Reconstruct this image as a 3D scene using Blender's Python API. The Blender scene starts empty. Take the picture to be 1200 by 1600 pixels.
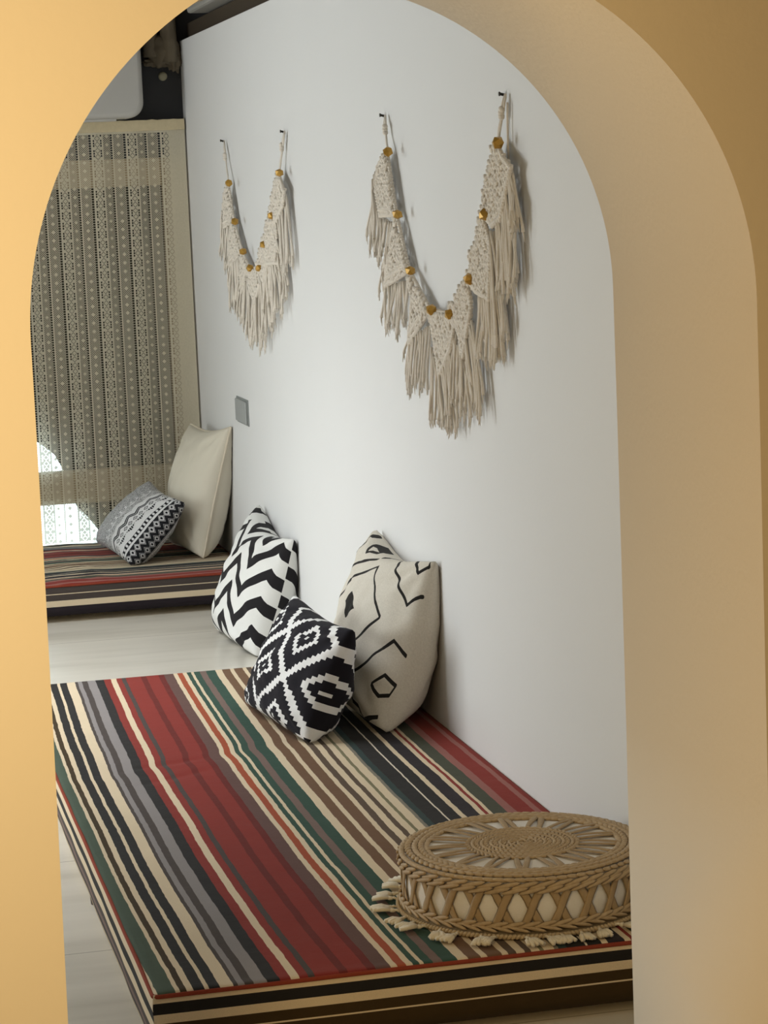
import bpy, bmesh, math, random
from mathutils import Vector, Matrix, noise
R = random.Random(7)
scene = bpy.context.scene
COL = scene.collection
PI = math.pi

# ------------------------------------------------------------------ camera
FPX = 3800.97
YAW, PITCH, ROLL = 0.225675579, 0.132674794, -0.0423052906
EYE = Vector((0, 0, 1.378))
_f = Vector((math.sin(YAW), math.cos(YAW), 0)); _r = Vector((math.cos(YAW), -math.sin(YAW), 0)); _u = Vector((0, 0, 1))
f2 = math.cos(PITCH) * _f - math.sin(PITCH) * _u
u2 = math.sin(PITCH) * _f + math.cos(PITCH) * _u
r3 = math.cos(ROLL) * _r + math.sin(ROLL) * u2
u3 = -math.sin(ROLL) * _r + math.cos(ROLL) * u2
cam = bpy.data.cameras.new('camera'); camo = bpy.data.objects.new('camera', cam); COL.objects.link(camo)
cam.sensor_fit = 'VERTICAL'; cam.sensor_height = 24.0; cam.sensor_width = 18.0; cam.lens = FPX / 1600 * 24.0
cam.clip_start = 0.05; cam.clip_end = 200
camo.matrix_world = Matrix(((r3.x, u3.x, -f2.x, EYE.x), (r3.y, u3.y, -f2.y, EYE.y), (r3.z, u3.z, -f2.z, EYE.z), (0, 0, 0, 1)))
scene.camera = camo

def wallpt(px, py, X=1.35):
    """point of the side wall's plane x = X measured off the photograph"""
    d = r3 * ((px - 600) / FPX) - u3 * ((py - 800) / FPX) + f2
    return EYE + d * (X / d.x)

# ------------------------------------------------------------------ node helper
def lin(c):
    return tuple(((v / 255) / 12.92 if v / 255 <= 0.04045 else ((v / 255 + 0.055) / 1.055) ** 2.4) for v in c) + (1.0,)

class E:
    """small arithmetic on shader sockets"""
    nt = None
    def __init__(s, v): s.v = v
    @staticmethod
    def op(o, *a):
        n = E.nt.nodes.new('ShaderNodeMath'); n.operation = o
        for i, x in enumerate(a):
            x = x.v if isinstance(x, E) else x
            if isinstance(x, (int, float)): n.inputs[i].default_value = x
            else: E.nt.links.new(x, n.inputs[i])
        return E(n.outputs[0])
    def __add__(s, o): return E.op('ADD', s, o)
    def __radd__(s, o): return E.op('ADD', o, s)
    def __sub__(s, o): return E.op('SUBTRACT', s, o)
    def __rsub__(s, o): return E.op('SUBTRACT', o, s)
    def __mul__(s, o): return E.op('MULTIPLY', s, o)
    def __rmul__(s, o): return E.op('MULTIPLY', s, o)
    def __truediv__(s, o): return E.op('DIVIDE', s, o)
def efrac(a): return E.op('FRACT', a)
def efloor(a): return E.op('FLOOR', a)
def eabs(a): return E.op('ABSOLUTE', a)
def elt(a, b): return E.op('LESS_THAN', a, b)
def egt(a, b): return E.op('GREATER_THAN', a, b)
def emin(a, b): return E.op('MINIMUM', a, b)
def emax(a, b): return E.op('MAXIMUM', a, b)
def esqrt(a): return E.op('SQRT', a)
def eclamp(a): return emax(emin(a, 1.0), 0.0)
def eband(a, lo, hi): return egt(a, lo) * elt(a, hi)

def new_mat(name, rough=0.8, spec=0.3):
    m = bpy.data.materials.new(name); m.use_nodes = True
    nt = m.node_tree; E.nt = nt
    b = nt.nodes['Principled BSDF']; b.inputs['Roughness'].default_value = rough
    b.inputs['Specular IOR Level'].default_value = spec
    return m, nt, b
def uvs():
    n = E.nt.nodes.new('ShaderNodeUVMap'); n.uv_map = 'UVMap'
    s = E.nt.nodes.new('ShaderNodeSeparateXYZ'); E.nt.links.new(n.outputs[0], s.inputs[0])
    return E(s.outputs[0]), E(s.outputs[1])
def objco():
    n = E.nt.nodes.new('ShaderNodeTexCoord'); return n.outputs['Object']
def enoise(scale, detail=2.0, vec=None, rough=0.5):
    n = E.nt.nodes.new('ShaderNodeTexNoise'); n.inputs['Scale'].default_value = scale; n.inputs['Detail'].default_value = detail
    n.inputs['Roughness'].default_value = rough
    E.nt.links.new(vec if vec is not None else objco(), n.inputs['Vector'])
    return E(n.outputs['Fac'])
def emap(scale):
    n = E.nt.nodes.new('ShaderNodeMapping'); n.inputs['Scale'].default_value = scale
    E.nt.links.new(objco(), n.inputs['Vector']); return n.outputs[0]
def emix(fac, a, b):
    n = E.nt.nodes.new('ShaderNodeMix'); n.data_type = 'RGBA'
    E.nt.links.new(fac.v, n.inputs[0])
    for i, c in ((6, a), (7, b)):
        if isinstance(c, tuple): n.inputs[i].default_value = c
        else: E.nt.links.new(c, n.inputs[i])
    return n.outputs[2]
def eramp(fac, stops, interp='CONSTANT'):
    n = E.nt.nodes.new('ShaderNodeValToRGB'); n.color_ramp.interpolation = interp
    E.nt.links.new(fac.v, n.inputs[0]); els = n.color_ramp.elements
    els[0].position = stops[0][0]; els[0].color = stops[0][1]
    els[1].position = stops[1][0]; els[1].color = stops[1][1]
    for p, c in stops[2:]:
        e = els.new(p); e.color = c
    return n.outputs[0]
def ebump(h, strength=0.3, dist=0.002, b=None):
    n = E.nt.nodes.new('ShaderNodeBump'); n.inputs['Strength'].default_value = strength; n.inputs['Distance'].default_value = dist
    E.nt.links.new(h.v, n.inputs['Height']); E.nt.links.new(n.outputs[0], b.inputs['Normal'])
def setcol(b, c):
    if isinstance(c, tuple): b.inputs['Base Color'].default_value = c
    else: E.nt.links.new(c, b.inputs['Base Color'])

def simple(name, rgb, rough=0.8, spec=0.3, var=0.0, nscale=30, bump=0.0, bscale=200, metal=0.0):
    m, nt, b = new_mat(name, rough, spec); c = lin(rgb)
    if var:
        n = enoise(nscale, 3)
        lo = tuple(v * (1 - var) for v in c[:3]) + (1,); hi = tuple(min(1, v * (1 + var)) for v in c[:3]) + (1,)
        setcol(b, emix(n, lo, hi))
    else: setcol(b, c)
    if bump: ebump(enoise(bscale, 3), bump, 0.003, b)
    b.inputs['Metallic'].default_value = metal
    return m

# ------------------------------------------------------------------ mesh helpers
ROOT = {}
def base_of(p):
    while p is not None:
        if p.name in ROOT: return ROOT[p.name]
        p = p.parent
    return Vector((0, 0, 0))
def props(o, label=None, cat=None, group=None, kind=None):
    if label: o['label'] = label
    if cat: o['category'] = cat
    if group: o['group'] = group
    if kind: o['kind'] = kind
    return o
def thing(name, loc, label, cat, group=None):
    o = bpy.data.objects.new(name, None); COL.objects.link(o); o.location = loc; o.empty_display_size = 0.05
    ROOT[o.name] = Vector(loc); return props(o, label, cat, group)
def link(name, bm, mats, parent=None, smooth=True, loc=None, recalc=True):
    me = bpy.data.meshes.new(name)
    off = Vector(loc) if loc is not None else base_of(parent)
    bmesh.ops.translate(bm, verts=bm.verts[:], vec=-off)
    if recalc: bmesh.ops.recalc_face_normals(bm, faces=bm.faces[:])
    bm.to_mesh(me); bm.free()
    for m in (mats if isinstance(mats, (list, tuple)) else [mats]): me.materials.append(m)
    if smooth: me.polygons.foreach_set('use_smooth', [True] * len(me.polygons))
    o = bpy.data.objects.new(name, me); COL.objects.link(o)
    if parent is not None: o.parent = parent
    else:
        o.location = off; ROOT[o.name] = off
    return o

def box(bm, x0, x1, y0, y1, z0, z1, bev=0.0, seg=2, mat=0):
    v = [bm.verts.new((x, y, z)) for x in (x0, x1) for y in (y0, y1) for z in (z0, z1)]
    idx = [(0, 1, 3, 2), (4, 6, 7, 5), (0, 4, 5, 1), (2, 3, 7, 6), (0, 2, 6, 4), (1, 5, 7, 3)]
    fs = [bm.faces.new([v[i] for i in q]) for q in idx]
    for f in fs: f.material_index = mat
    if bev:
        es = list({e for f in fs for e in f.edges})
        bmesh.ops.bevel(bm, geom=es, offset=bev, segments=seg, affect='EDGES', profile=0.5)
def tube(bm, pts, rad, seg=6, cap=True, closed=False):
    pts = [Vector(p) for p in pts]; n = len(pts)
    if not isinstance(rad, (list, tuple)): rad = [rad] * n
    rings = []; ref = None
    for i, p in enumerate(pts):
        a = pts[(i - 1) % n] if (closed or i > 0) else p
        c = pts[(i + 1) % n] if (closed or i < n - 1) else p
        t = (c - a).normalized() if (c - a).length > 1e-9 else Vector((0, 0, 1))
        if ref is None: ref = Vector((1, 0, 0)) if abs(t.x) < 0.8 else Vector((0, 0, 1))
        s = t.cross(ref).normalized(); ref = s.cross(t).normalized()
        rings.append([bm.verts.new(p + rad[i] * (math.cos(2 * PI * k / seg) * s + math.sin(2 * PI * k / seg) * ref)) for k in range(seg)])
    for i in range(n if closed else n - 1):
        A, B = rings[i], rings[(i + 1) % n]
        for k in range(seg): bm.faces.new((A[k], A[(k + 1) % seg], B[(k + 1) % seg], B[k]))
    if cap and not closed:
        bm.faces.new(rings[0]); bm.faces.new(rings[-1][::-1])
def ellipsoid(bm, c, ax, seg=7, rings=4):
    """ax: three axis vectors scaled by their radii"""
    c = Vector(c); a, b, d = ax
    top = bm.verts.new(c + d); bot = bm.verts.new(c - d); rs = []
    for i in range(1, rings):
        th = PI * i / rings
        rs.append([bm.verts.new(c + d * math.cos(th) + (a * math.cos(2 * PI * k / seg) + b * math.sin(2 * PI * k / seg)) * math.sin(th)) for k in range(seg)])
    for k in range(seg):
        bm.faces.new((top, rs[0][k], rs[0][(k + 1) % seg])); bm.faces.new((bot, rs[-1][(k + 1) % seg], rs[-1][k]))
        for i in range(len(rs) - 1): bm.faces.new((rs[i][k], rs[i + 1][k], rs[i + 1][(k + 1) % seg], rs[i][(k + 1) % seg]))
def rope_chain(bm, pts, r, pitch, tilt=0.6):
    """rope of overlapping slanted strands along a polyline"""
    pts = [Vector(p) for p in pts]; carry = 0.0
    for a, b in zip(pts, pts[1:]):
        L = (b - a).length; t = (b - a) / L
        s = t.cross(Vector((1, 0, 0)));
        if s.length < 1e-4: s = t.cross(Vector((0, 0, 1)))
        s.normalize(); q = s.cross(t)
        d = carry
        while d < L:
            c = a + t * d; m = (t * math.cos(tilt) + s * math.sin(tilt))
            ellipsoid(bm, c, (s * math.cos(tilt) * r - t * math.sin(tilt) * r * 0.55, q * r, m * r * 1.35), 6, 4)
            d += pitch
        carry = d - L
def cyl(bm, c, axis, r0, r1, L, seg=16):
    axis = Vector(axis).normalized(); tube(bm, [Vector(c), Vector(c) + axis * L], [r0, r1], seg)

# ------------------------------------------------------------------ materials
def wall_paint(name, rgb, bump=0.12, var=0.02):
    m, nt, b = new_mat(name, 0.75, 0.25); c = lin(rgb)
    n = enoise(3.0, 3); lo = tuple(v * (1 - var) for v in c[:3]) + (1,)
    setcol(b, emix(n, lo, c)); ebump(enoise(90, 4), bump, 0.002, b); return m
M_cream = wall_paint('cream_plaster', (238, 225, 204), 0.15)
M_white = wall_paint('white_plaster', (226, 226, 225), 0.10)
M_room = wall_paint('room_plaster', (190, 188, 183), 0.10)
M_warm = wall_paint('near_room_plaster', (222, 204, 174), 0.10)
M_dark = wall_paint('charcoal_wall', (62, 62, 64), 0.2, 0.1)
M_ceil = wall_paint('ceiling_paint', (120, 114, 104), 0.2, 0.08)
M_beam = wall_paint('dark_beam', (72, 62, 50), 0.2, 0.12)
M_pale = wall_paint('pale_beam', (150, 148, 142), 0.2, 0.1)
M_pipe = simple('plastered_pipe', (118, 108, 92), 0.9, 0.2, 0.15, 25, 0.5, 60)
M_ac = simple('air_conditioner_plastic', (182, 180, 175), 0.35, 0.4)
M_plug = simple('plug_plastic', (170, 165, 140), 0.5)
M_plate = simple('grey_plate_plastic', (162, 165, 164), 0.4)
M_platee = simple('plate_edge_plastic', (140, 144, 142), 0.45)
M_nail = simple('nail_steel', (70, 66, 60), 0.4, 0.5, metal=0.8)
M_bead = simple('gold_wood_bead', (186, 144, 62), 0.34, 0.5, 0.12, 60, metal=0.35)
M_frame = simple('window_frame_tan', (176, 160, 132), 0.55, 0.3)
M_drape = simple('dark_drape', (70, 66, 56), 0.9, 0.1, 0.15, 20)
M_foot = simple('foot_plastic', (70, 60, 52), 0.6)

def floor_mat():
    m, nt, b = new_mat('cream_floor_tile', 0.28, 0.45)
    n = enoise(1.0, 3, emap((1.1, 7.5, 1.0)))
    c = eramp(n, [(0.30, lin((196, 191, 178))), (0.50, lin((215, 210, 198))), (0.75, lin((224, 219, 207)))], 'LINEAR')
    s = nt.nodes.new('ShaderNodeSeparateXYZ'); nt.links.new(objco(), s.inputs[0])
    y = E(s.outputs[1]) + FLOOR_Y
    gy = elt(eabs(efrac((y - 4.372) / 0.639 + 0.5) - 0.5), 0.0030)
    setcol(b, emix(gy, c, lin((160, 154, 142))))
    return m
FLOOR_Y = 0.0
M_floor = floor_mat()
M_glass = bpy.data.materials.new('window_glass'); M_glass.use_nodes = True
_b = M_glass.node_tree.nodes['Principled BSDF']; _b.inputs['Transmission Weight'].default_value = 1.0; _b.inputs['Roughness'].default_value = 0.0
_b.inputs['IOR'].default_value = 1.05; _b.inputs['Base Color'].default_value = (0.95, 1.0, 1.0, 1)

# ------------------------------------------------------------------ the setting
WX = 1.364       # side wall
BY = 8.95        # back wall
def struct(name, bm, m, smooth=False, parent=None):
    o = link(name, bm, m, parent, smooth); 
    if parent is None: o['kind'] = 'structure'
    return o
bm = bmesh.new(); box(bm, -2.2, 2.6, -1.6, 9.3, -0.08, 0.0); struct('floor', bm, M_floor)
# arch wall
bm = bmesh.new()
AX0, AX1, ACX, ACZ, AR = 0.2335, 1.1015, 0.6675, 1.2225, 0.434
prof = [(0.2285, 0.0), (0.2285, 0.43), (0.2315, 0.73), (0.2330, 0.95), (0.2335, 1.12)]
prof += [(ACX - AR * math.cos(t), ACZ + AR * math.sin(t)) for t in [PI * k / 96 for k in range(97)]]
prof += [(1.1020, 1.05), (1.1020, 0.60), (1.1005, 0.30), (1.0995, 0.0)]
YF, YB = 2.75, 3.29
def arch_face(y):
    inn = [bm.verts.new((x, y, z)) for x, z in prof]
    out = []
    for x, z in prof:
        if z <= ACZ: out.append(bm.verts.new((-2.2 if x < ACX else 2.6, y, z)))
        else:
            t = math.atan2(z - ACZ, x - ACX)
            # project outward onto the wall's rectangle
            dx, dz = math.cos(t), math.sin(t)
            k = 1e9
            if dx > 1e-6: k = min(k, (2.6 - ACX) / dx)
            if dx < -1e-6: k = min(k, (-2.2 - ACX) / dx)
            if dz > 1e-6: k = min(k, (2.6 - ACZ) / dz)
            out.append(bm.verts.new((ACX + dx * k, y, ACZ + dz * k)))
    return inn, out
fi, fo = arch_face(YF); bi, bo = arch_face(YB)
for k in range(len(prof) - 1):
    bm.faces.new((fi[k], fi[k + 1], fo[k + 1], fo[k])); bm.faces.new((bi[k], bo[k], bo[k + 1], bi[k + 1]))
    f = bm.faces.new((fi[k], bi[k], bi[k + 1], fi[k + 1])); f.smooth = True
    bm.faces.new((fo[k], fo[k + 1], bo[k + 1], bo[k]))
edge = [e for e in bm.edges if (e.verts[0] in fi and e.verts[1] in fi) or (e.verts[0] in bi and e.verts[1] in bi)]
bmesh.ops.bevel(bm, geom=edge, offset=0.0035, segments=2, affect='EDGES')
struct('wall_arch', bm, M_cream, smooth=False)
# inner room shell
bm = bmesh.new(); box(bm, WX, WX + 0.08, YB, BY + 0.3, 0, 1.937, 0.003); struct('wall_right', bm, M_white)
bm = bmesh.new(); box(bm, -2.2, -2.1, YB, BY, 0, 2.3); struct('wall_left', bm, M_room)
bm = bmesh.new(); box(bm, -2.2, 2.6, YB, BY + 0.35, 2.3, 2.4); struct('ceiling', bm, M_ceil)
bm = bmesh.new(); box(bm, WX + 0.16, WX + 0.24, YB, BY + 0.3, 0, 2.3); struct('wall_outer', bm, M_beam)
WINX0, WINX1, WINZ0, WINZ1 = -1.0, 1.31, 0.06, 1.50
bm = bmesh.new()
box(bm, -2.2, WINX0, BY, BY + 0.12, 0, 2.3); box(bm, WINX1, WX + 0.2, BY, BY + 0.12, 0, 2.3)
box(bm, WINX0, WINX1, BY, BY + 0.12, WINZ1, 2.3); box(bm, WINX0, WINX1, BY, BY + 0.12, 0, WINZ0)
struct('wall_back', bm, M_dark)
# near room shell
bm = bmesh.new(); box(bm, -2.2, -2.1, -1.6, YF, 0, 2.6); struct('wall_near_left', bm, M_warm)
bm = bmesh.new(); box(bm, 2.5, 2.6, -1.6, YF, 0, 2.6); struct('wall_near_right', bm, M_warm)
bm = bmesh.new(); box(bm, -2.2, 2.6, -1.7, -1.6, 0, 2.6); struct('wall_near_back', bm, M_warm)
bm = bmesh.new(); box(bm, -2.2, 2.6, -1.7, YB, 2.6, 2.7); struct('ceiling_near', bm, M_warm)
# beams over the side wall
bm = bmesh.new(); box(bm, WX + 0.03, WX + 0.15, YB, BY, 1.945, 2.0, 0.004); struct('trim_1', bm, M_beam)
bm = bmesh.new(); box(bm, WX - 0.03, WX + 0.15, YB, 8.55, 2.005, 2.10, 0.01); struct('trim_2', bm, M_pale)
# window: frame, panes, dark drape behind
w = bpy.data.objects.new('window_1', None); COL.objects.link(w); w.location = (0.15, BY, 0.06); ROOT['window_1'] = Vector(w.location); w['kind'] = 'structure'
bm = bmesh.new()
FY0, FY1 = 8.925, 8.965
box(bm, 1.27, 1.36, FY0, FY1, 0.03, 1.52, 0.004)
box(bm, -1.05, -0.96, FY0, FY1, 0.03, 1.52, 0.004)
box(bm, -0.96, 1.27, FY0, FY1, 1.42, 1.52, 0.004)
box(bm, -0.96, 1.27, FY0, FY1, 0.27, 0.392, 0.004)
box(bm, -0.96, 1.27, FY0, FY1, 0.03, 0.08, 0.004)
link('frame', bm, M_frame, w, False)
bm = bmesh.new(); box(bm, -0.96, 1.27, 8.995, 9.0, 0.392, 1.42); link('pane', bm, M_glass, w, False)
bm = bmesh.new(); box(bm, -0.96, 1.27, 8.995, 9.0, 0.08, 0.27); link('pane', bm, M_glass, w, False)
# dark drape between frame and lower panes, its lower corner swung aside
bm = bmesh.new()
edge_pts = [(1.46, -0.95), (0.95, -0.9), (0.66, 0.4), (0.56, 0.70), (0.50, 0.765), (0.453, 0.823), (0.391, 0.854), (0.257, 0.894), (0.193, 0.949), (0.117, 1.0), (0.06, 1.03)]
rows = []
for z, x0 in edge_pts:
    row = []
    for k in range(61):
        s = k / 60; x = x0 + (1.306 - x0) * s
        row.append(bm.verts.new((x, 8.98 + 0.006 * math.sin(s * 60 + z * 2), z)))
    rows.append(row)
for a, b in zip(rows, rows[1:]):
    for k in range(60): bm.faces.new((a[k], a[k + 1], b[k + 1], b[k]))
o = link('window_drape', bm, M_drape, None, True, loc=(0.6, 8.98, 0.06))
sm = o.modifiers.new('thickness', 'SOLIDIFY'); sm.thickness = 0.003
props(o, 'dark drape behind the window frame, its lower left corner swung aside', 'drape')

# ------------------------------------------------------------------ lace curtain
def lace_mat():
    m, nt, b = new_mat('lace_thread', 0.9, 0.1)
    uu, v = uvs(); P = 0.126
    u = efrac(uu / P)
    xm = u * P                                   # metres inside the repeat
    vb = efrac(v / 0.0091)
    def holes(c, w, duty): return elt(eabs(u - c), w) * elt(vb, duty)
    big = emax(holes(0.945, 0.034, 0.78), holes(0.565, 0.026, 0.72))
    grp = elt(efrac(v / 0.0364), 0.74)
    leafh = emax(holes(0.055, 0.020, 0.72), holes(0.265, 0.020, 0.72)) * grp
    p = 0.0074
    a = eabs(efrac((xm + v) / p) - 0.5); c = eabs(efrac((xm - v) / p) - 0.5)
    net = elt(a, 0.34) * elt(c, 0.34)
    zone = emax(emax(eband(u, 0.33, 0.545), eband(u, 0.625, 0.905)), 0.0)
    dv = eabs(efrac(v / 0.0305) - 0.5) * 0.0305
    d1 = elt(dv + eabs(xm - 0.0965), 0.0075); d2 = elt(dv + eabs(xm - 0.055), 0.0068)
    net = net * zone * (1.0 - emax(d1, d2))
    # leaf column: slanting slits
    lv = eabs(efrac(v / 0.022) - 0.5) * 0.022
    leaf = eband(lv + eabs(xm - 0.0202) * 1.0, 0.0085, 0.0105) * eband(u, 0.085, 0.235)
    hole = emax(emax(big, leafh), emax(net, leaf))
    solid = emax(egt(v, 1.609), egt(uu, 2.297))  # heading tape and side hem
    hole = hole * (1.0 - solid)
    n = enoise(160, 2)
    setcol(b, emix(n, lin((216, 208, 182)), lin((242, 234, 212))))
    out = nt.nodes['Material Output']
    tr = nt.nodes.new('ShaderNodeBsdfTranslucent'); tr.inputs[0].default_value = lin((235, 230, 215))
    tp = nt.nodes.new('ShaderNodeBsdfTransparent')
    m1 = nt.nodes.new('ShaderNodeMixShader'); m1.inputs[0].default_value = 0.34
    nt.links.new(b.outputs[0], m1.inputs[1]); nt.links.new(tr.outputs[0], m1.inputs[2])
    m2 = nt.nodes.new('ShaderNodeMixShader')
    fac = emax(hole, 0.06) * (1.0 - solid * 0.95)
    nt.links.new(fac.v, m2.inputs[0]); nt.links.new(m1.outputs[0], m2.inputs[1]); nt.links.new(tp.outputs[0], m2.inputs[2])
    nt.links.new(m2.outputs[0], out.inputs[0])
    return m
M_lace = lace_mat()
bm = bmesh.new(); uvl = bm.loops.layers.uv.new('UVMap')
NX, NZ = 240, 12
X0, X1 = -1.0, 1.357
g = []
for j in range(NZ + 1):
    z = 0.132 + (1.652 - 0.132) * j / NZ; row = []
    for i in range(NX + 1):
        x = X0 + (X1 - X0) * i / NX
        amp = 0.009 * (1 - 0.5 * j / NZ)
        y = 8.893 + amp * (math.sin(x * 48 + 0.4 * math.sin(z * 3)) * 0.6 + 0.5 * math.sin(x * 21 + 1.3))
        row.append((bm.verts.new((x, y, z)), (x - X0, z)))
    g.append(row)
for j in range(NZ):
    for i in range(NX):
        q = (g[j][i], g[j][i + 1], g[j + 1][i + 1], g[j + 1][i]); f = bm.faces.new([t[0] for t in q])
        for l, t in zip(f.loops, q): l[uvl].uv = t[1]
t = thing('lace_curtain', (0.2, 8.893, 0.132), 'beige lace curtain hanging over the window behind the far bench', 'curtain')
link('lace_panel', bm, M_lace, t)
M_tape = simple('curtain_tape', (200, 186, 154), 0.9, 0.1, 0.1, 60, 0.3, 150)
bm = bmesh.new()
N = 120
top = []
for i in range(N + 1):
    x = X0 + (X1 - X0) * i / N; zz = 1.655 + 0.0025 * noise.noise(Vector((x * 40, 0, 3)))
    top.append(Vector((x, 8.886, zz)))
for i in range(N):
    a, b2 = top[i], top[i + 1]
    q = [a, b2, Vector((b2.x, 8.886, 1.616)), Vector((a.x, 8.886, 1.616))]
    fv = [bm.verts.new(p) for p in q]; bk = [bm.verts.new(p + Vector((0, 0.006, 0))) for p in q]
    bm.faces.new(fv); bm.faces.new(bk[::-1])
    for k in range(4): bm.faces.new((fv[k], bk[k], bk[(k + 1) % 4], fv[(k + 1) % 4]))
bmesh.ops.remove_doubles(bm, verts=bm.verts[:], dist=1e-5)
link('heading_tape', bm, M_tape, t, False)

# ------------------------------------------------------------------ air conditioner, pipe, plug, plate
t = thing('air_conditioner', (0.75, BY, 1.655), 'grey white wall air conditioner above the lace curtain', 'air conditioner')
def ac_outline(inset):
    x0, x1, z0, z1, r = 0.30 + inset, 1.196 - inset, 1.660 + inset, 1.96 - inset, 0.055 - inset * 0.5
    p = []
    for cx, cz, a0 in ((x1 - r, z0 + r, -PI / 2), (x1 - r, z1 - r, 0), (x0 + r, z1 - r, PI / 2), (x0 + r, z0 + r, PI)):
        for k in range(9): p.append((cx + r * math.cos(a0 + k / 8 * PI / 2), cz + r * math.sin(a0 + k / 8 * PI / 2)))
    return p
bm = bmesh.new(); rg = []
for ins, y in ((0.0, BY), (0.0, 8.775), (0.003, 8.764), (0.010, 8.757), (0.018, 8.754)):
    rg.append([bm.verts.new((x, y, z)) for x, z in ac_outline(ins)])
for A, B in zip(rg, rg[1:]):
    for k in range(len(A)): bm.faces.new((A[k], A[(k + 1) % len(A)], B[(k + 1) % len(A)], B[k]))
bm.faces.new(rg[-1]); bm.faces.new(rg[0][::-1])
link('body', bm, M_ac, t, True).data.polygons[-2].use_smooth = False
bm = bmesh.new(); box(bm, 0.36, 1.10, 8.80, 8.84, 1.652, 1.664, 0.003); link('air_flap', bm, M_ac, t, False)
t = thing('drain_pipe', (1.29, 8.9, 1.80), 'stubby grey plastered pipe in the dark corner above the curtain', 'pipe')
bm = bmesh.new(); tube(bm, [(1.318, 8.91, 1.86), (1.318, 8.91, 2.30)], 0.030, 20); link('pipe', bm, M_pipe, t)
bm = bmesh.new(); tube(bm, [(1.252, 8.92, 1.88), (1.252, 8.92, 2.30)], 0.027, 20); link('pipe', bm, M_pipe, t)
def blob(bm, c, sx, sy, sz, amp, sc, seed, sub=4):
    r = bmesh.ops.create_icosphere(bm, subdivisions=sub, radius=1.0)
    for v in r['verts']:
        n = v.co.normalized(); k = 1 + amp * noise.noise(n * sc + Vector((seed, 0, 0)))
        v.co = Vector(c) + Vector((n.x * sx * k, n.y * sy * k, n.z * sz * k))
bm = bmesh.new(); blob(bm, (1.295, 8.925, 1.905), 0.062, 0.04, 0.055, 0.35, 2.2, 3.0); blob(bm, (1.337, 8.93, 1.868), 0.028, 0.025, 0.042, 0.5, 2.5, 8.0); blob(bm, (1.285, 8.94, 1.862), 0.055, 0.02, 0.018, 0.4, 3, 5.0)
link('plaster_collar', bm, M_pipe, t)
bm = bmesh.new(); tube(bm, [(1.296, BY - 0.012, 1.812), (1.296, BY - 0.006, 1.812), (1.296, BY + 0.001, 1.812)], [0.011, 0.016, 0.017], 18)
o = link('wall_plug', bm, M_plug, None, True, loc=(1.296, BY, 1.812)); props(o, 'small round pale plug on the dark wall beneath the pipe', 'wall plug')
t = thing('blank_wall_plate', (WX, 7.966, 0.659), 'grey blank socket plate on the white wall above the cream pillow', 'wall plate')
bm = bmesh.new(); box(bm, WX - 0.004, WX + 0.001, 7.86, 8.075, 0.616, 0.703, 0.002); link('back_plate', bm, M_platee, t, False)
bm = bmesh.new(); box(bm, WX - 0.011, WX - 0.003, 7.868, 8.067, 0.622, 0.697, 0.003); link('cover_plate', bm, M_plate, t, False)

# ------------------------------------------------------------------ striped daybeds
PAL = dict(green=(74, 87, 73), cream=(214, 196, 166), dkbrown=(64, 50, 30), black=(40, 38, 37), char=(74, 66, 62), grey=(140, 134, 132),
           red=(134, 49, 41), dred=(104, 37, 31), mbrown=(100, 74, 68), rust=(160, 78, 50), teal=(52, 78, 66), mauve=(118, 98, 90),
           brown=(112, 84, 62), brown2=(92, 76, 62), olive=(124, 118, 90), gthin=(128, 122, 108), dteal=(48, 64, 62), white=(220, 210, 190),
           navy=(44, 38, 42), ogreen=(74, 76, 62), pink=(150, 98, 90))
STR = [(.445, 'cream'), (.4490, 'green'), (.479, 'cream'), (.488, 'dkbrown'), (.496, 'cream'), (.507, 'black'), (.525, 'cream'), (.534, 'black'), (.550, 'cream'),
       (.572, 'char'), (.580, 'grey'), (.591, 'char'), (.604, 'grey'), (.627, 'black'), (.647, 'red'), (.666, 'cream'), (.682, 'red'), (.694, 'char'),
       (.706, 'red'), (.744, 'dred'), (.761, 'red'), (.793, 'dred'), (.807, 'mbrown'), (.833, 'cream'), (.842, 'rust'), (.856, 'cream'), (.869, 'teal'),
       (.877, 'cream'), (.887, 'teal'), (.903, 'mauve'), (.916, 'teal'), (.942, 'cream'), (.961, 'brown'), (.981, 'cream'), (.993, 'brown'),
       (1.018, 'cream'), (1.028, 'brown2'), (1.045, 'cream'), (1.056, 'brown2'), (1.070, 'cream'), (1.082, 'olive'), (1.090, 'cream'), (1.108, 'gthin'),
       (1.115, 'dteal'), (1.130, 'black'), (1.161, 'white'), (1.166, 'black'), (1.190, 'cream'), (1.203, 'navy'), (1.230, 'cream'), (1.240, 'red'),
       (1.248, 'cream'), (1.257, 'ogreen'), (1.283, 'pink'), (1.301, 'red'), (1.334, 'pink'), (1.345, 'red')]
def cloth_tail(m, nt, b, col, var=0.10):
    n = enoise(900, 2); k = enoise(7, 2)
    mul = nt.nodes.new('ShaderNodeMix'); mul.data_type = 'RGBA'; mul.blend_type = 'MULTIPLY'; mul.inputs[0].default_value = 1
    nt.links.new(col, mul.inputs[6])
    g = eramp(n * 0.75 + k * 0.25, [(0.3, (1 - var, 1 - var, 1 - var, 1)), (0.7, (1 + var, 1 + var, 1 + var, 1))], 'LINEAR')
    nt.links.new(g, mul.inputs[7]); setcol(b, mul.outputs[2])
    ebump(enoise(1300, 1) * 0.12 + enoise(26, 3) * 1.0, 0.30, 0.0045, b)
    b.inputs['Sheen Weight'].default_value = 0.04
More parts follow.
